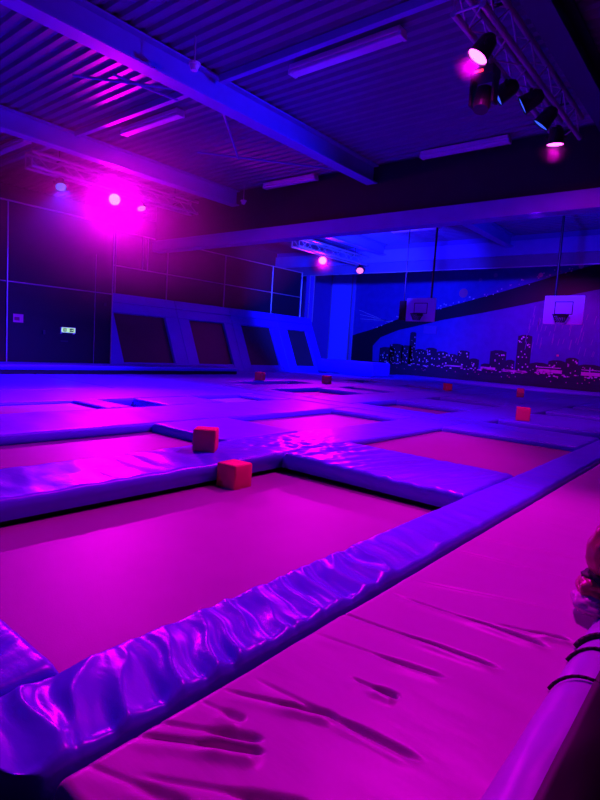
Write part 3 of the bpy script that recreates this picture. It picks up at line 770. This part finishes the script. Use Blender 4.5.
# ------------------------------------------------------------------ stage haze round the left lamp
hm = bpy.data.materials.new('stage_haze'); hm.use_nodes = True
nt = hm.node_tree; nt.nodes.clear()
out = nt.nodes.new('ShaderNodeOutputMaterial'); vs = nt.nodes.new('ShaderNodeVolumeScatter'); vs.inputs['Anisotropy'].default_value = 0.3
tc = nt.nodes.new('ShaderNodeTexCoord'); gr = nt.nodes.new('ShaderNodeTexGradient'); gr.gradient_type = 'SPHERICAL'
nz = nt.nodes.new('ShaderNodeTexNoise'); nz.inputs['Scale'].default_value = 1.6; nz.inputs['Detail'].default_value = 2
m1 = nt.nodes.new('ShaderNodeMath'); m1.operation = 'MULTIPLY'; m2 = nt.nodes.new('ShaderNodeMath'); m2.operation = 'MULTIPLY'; m2.inputs[1].default_value = 0.21
nt.links.new(tc.outputs['Object'], gr.inputs['Vector']); nt.links.new(tc.outputs['Object'], nz.inputs['Vector'])
nt.links.new(gr.outputs['Fac'], m1.inputs[0]); nt.links.new(nz.outputs['Fac'], m1.inputs[1]); nt.links.new(m1.outputs[0], m2.inputs[0])
nt.links.new(m2.outputs[0], vs.inputs['Density']); nt.links.new(vs.outputs[0], out.inputs['Volume'])
bm = bmesh.new(); bmesh.ops.create_icosphere(bm, subdivisions=3, radius=1.0)
hz = tag(obj('stage_haze', bm, hm), 'cloud of pink-lit stage haze around the glaring upper left spotlight', 'haze')
hz['kind'] = 'stuff'; hz.location = (-13.0, 8.0, 4.2); hz.scale = (5.0, 6.0, 2.9)

def puff(label, loc, r, dens):
    m = hm.copy(); m.node_tree.nodes
    for n in m.node_tree.nodes:
        if n.type == 'MATH' and not n.inputs[1].is_linked: n.inputs[1].default_value = dens
        if n.type == 'TEX_GRADIENT': n.gradient_type = 'QUADRATIC_SPHERE'
    b = bmesh.new(); bmesh.ops.create_icosphere(b, subdivisions=3, radius=1.0)
    o = tag(obj('stage_haze', b, m), label, 'haze'); o['kind'] = 'stuff'; o.location = loc; o.scale = (r, r, r)
puff('pink glow of haze around the near spotlight of the upper right truss', (-3.0, 6.64, 4.75), 0.32, 0.45)
puff('pink glow of haze around the lowest spotlight of the upper right truss', (-2.97, 9.96, 4.75), 0.34, 1.2)
puff('pink glow of haze around the spotlight beyond the cross beam', (-13.4, 17.25, 4.50), 0.85, 0.5)

# ------------------------------------------------------------------ repeats of a kind
GROUPS = {'foam_cube': 'red foam cubes', 'trampoline': 'sunken trampolines of the court', 'safety_pad': 'blue safety pads around the trampolines',
          'par_lamp': 'spotlights on the lattice trusses', 'tube_light': 'unlit tube lights on the ceiling', 'ceiling_sensor': 'small ceiling sensors',
          'sloped_trampoline': 'sloped trampolines along the left wall', 'platform_section': 'dark-fronted platform sections', 'basketball_hoop': 'basketball hoops before the mural',
          'roof_beam': 'steel roof beams', 'roof_purlin': 'thin roof purlins', 'bracing_rod': 'roof bracing rods', 'lattice_truss': 'lighting trusses', 'cross_beam': 'steel cross beams', 'partition_panel': 'dark panels along the left'}
for o in bpy.data.objects:
    if o.parent is None and 'label' in o:
        g = GROUPS.get(o.name.split('.')[0])
        if g: o['group'] = g

# ------------------------------------------------------------------ camera
cam = bpy.data.cameras.new('camera'); co = bpy.data.objects.new('camera', cam); COL.objects.link(co)
cam.sensor_fit = 'VERTICAL'; cam.sensor_height = 24.0; cam.sensor_width = 18.0; cam.lens = 24.0 * 546.67 / 800.0
cam.clip_start = 0.05; cam.clip_end = 100
yaw, pitch, roll = .684727, -.0974513, .0640015
fw = Vector((-math.sin(yaw) * math.cos(pitch), math.cos(yaw) * math.cos(pitch), math.sin(pitch)))
r0 = Vector((math.cos(yaw), math.sin(yaw), 0)); u0 = r0.cross(fw)
r = r0 * math.cos(roll) + u0 * math.sin(roll); u = -r0 * math.sin(roll) + u0 * math.cos(roll)
co.matrix_world = Matrix(((r.x, u.x, -fw.x, 0), (r.y, u.y, -fw.y, 0), (r.z, u.z, -fw.z, 1.1), (0, 0, 0, 1)))
S.camera = co
S.view_settings.view_transform = 'Standard'; S.view_settings.look = 'None'; S.view_settings.gamma = 1; S.view_settings.use_curve_mapping = False
S.view_settings.exposure = 0.4
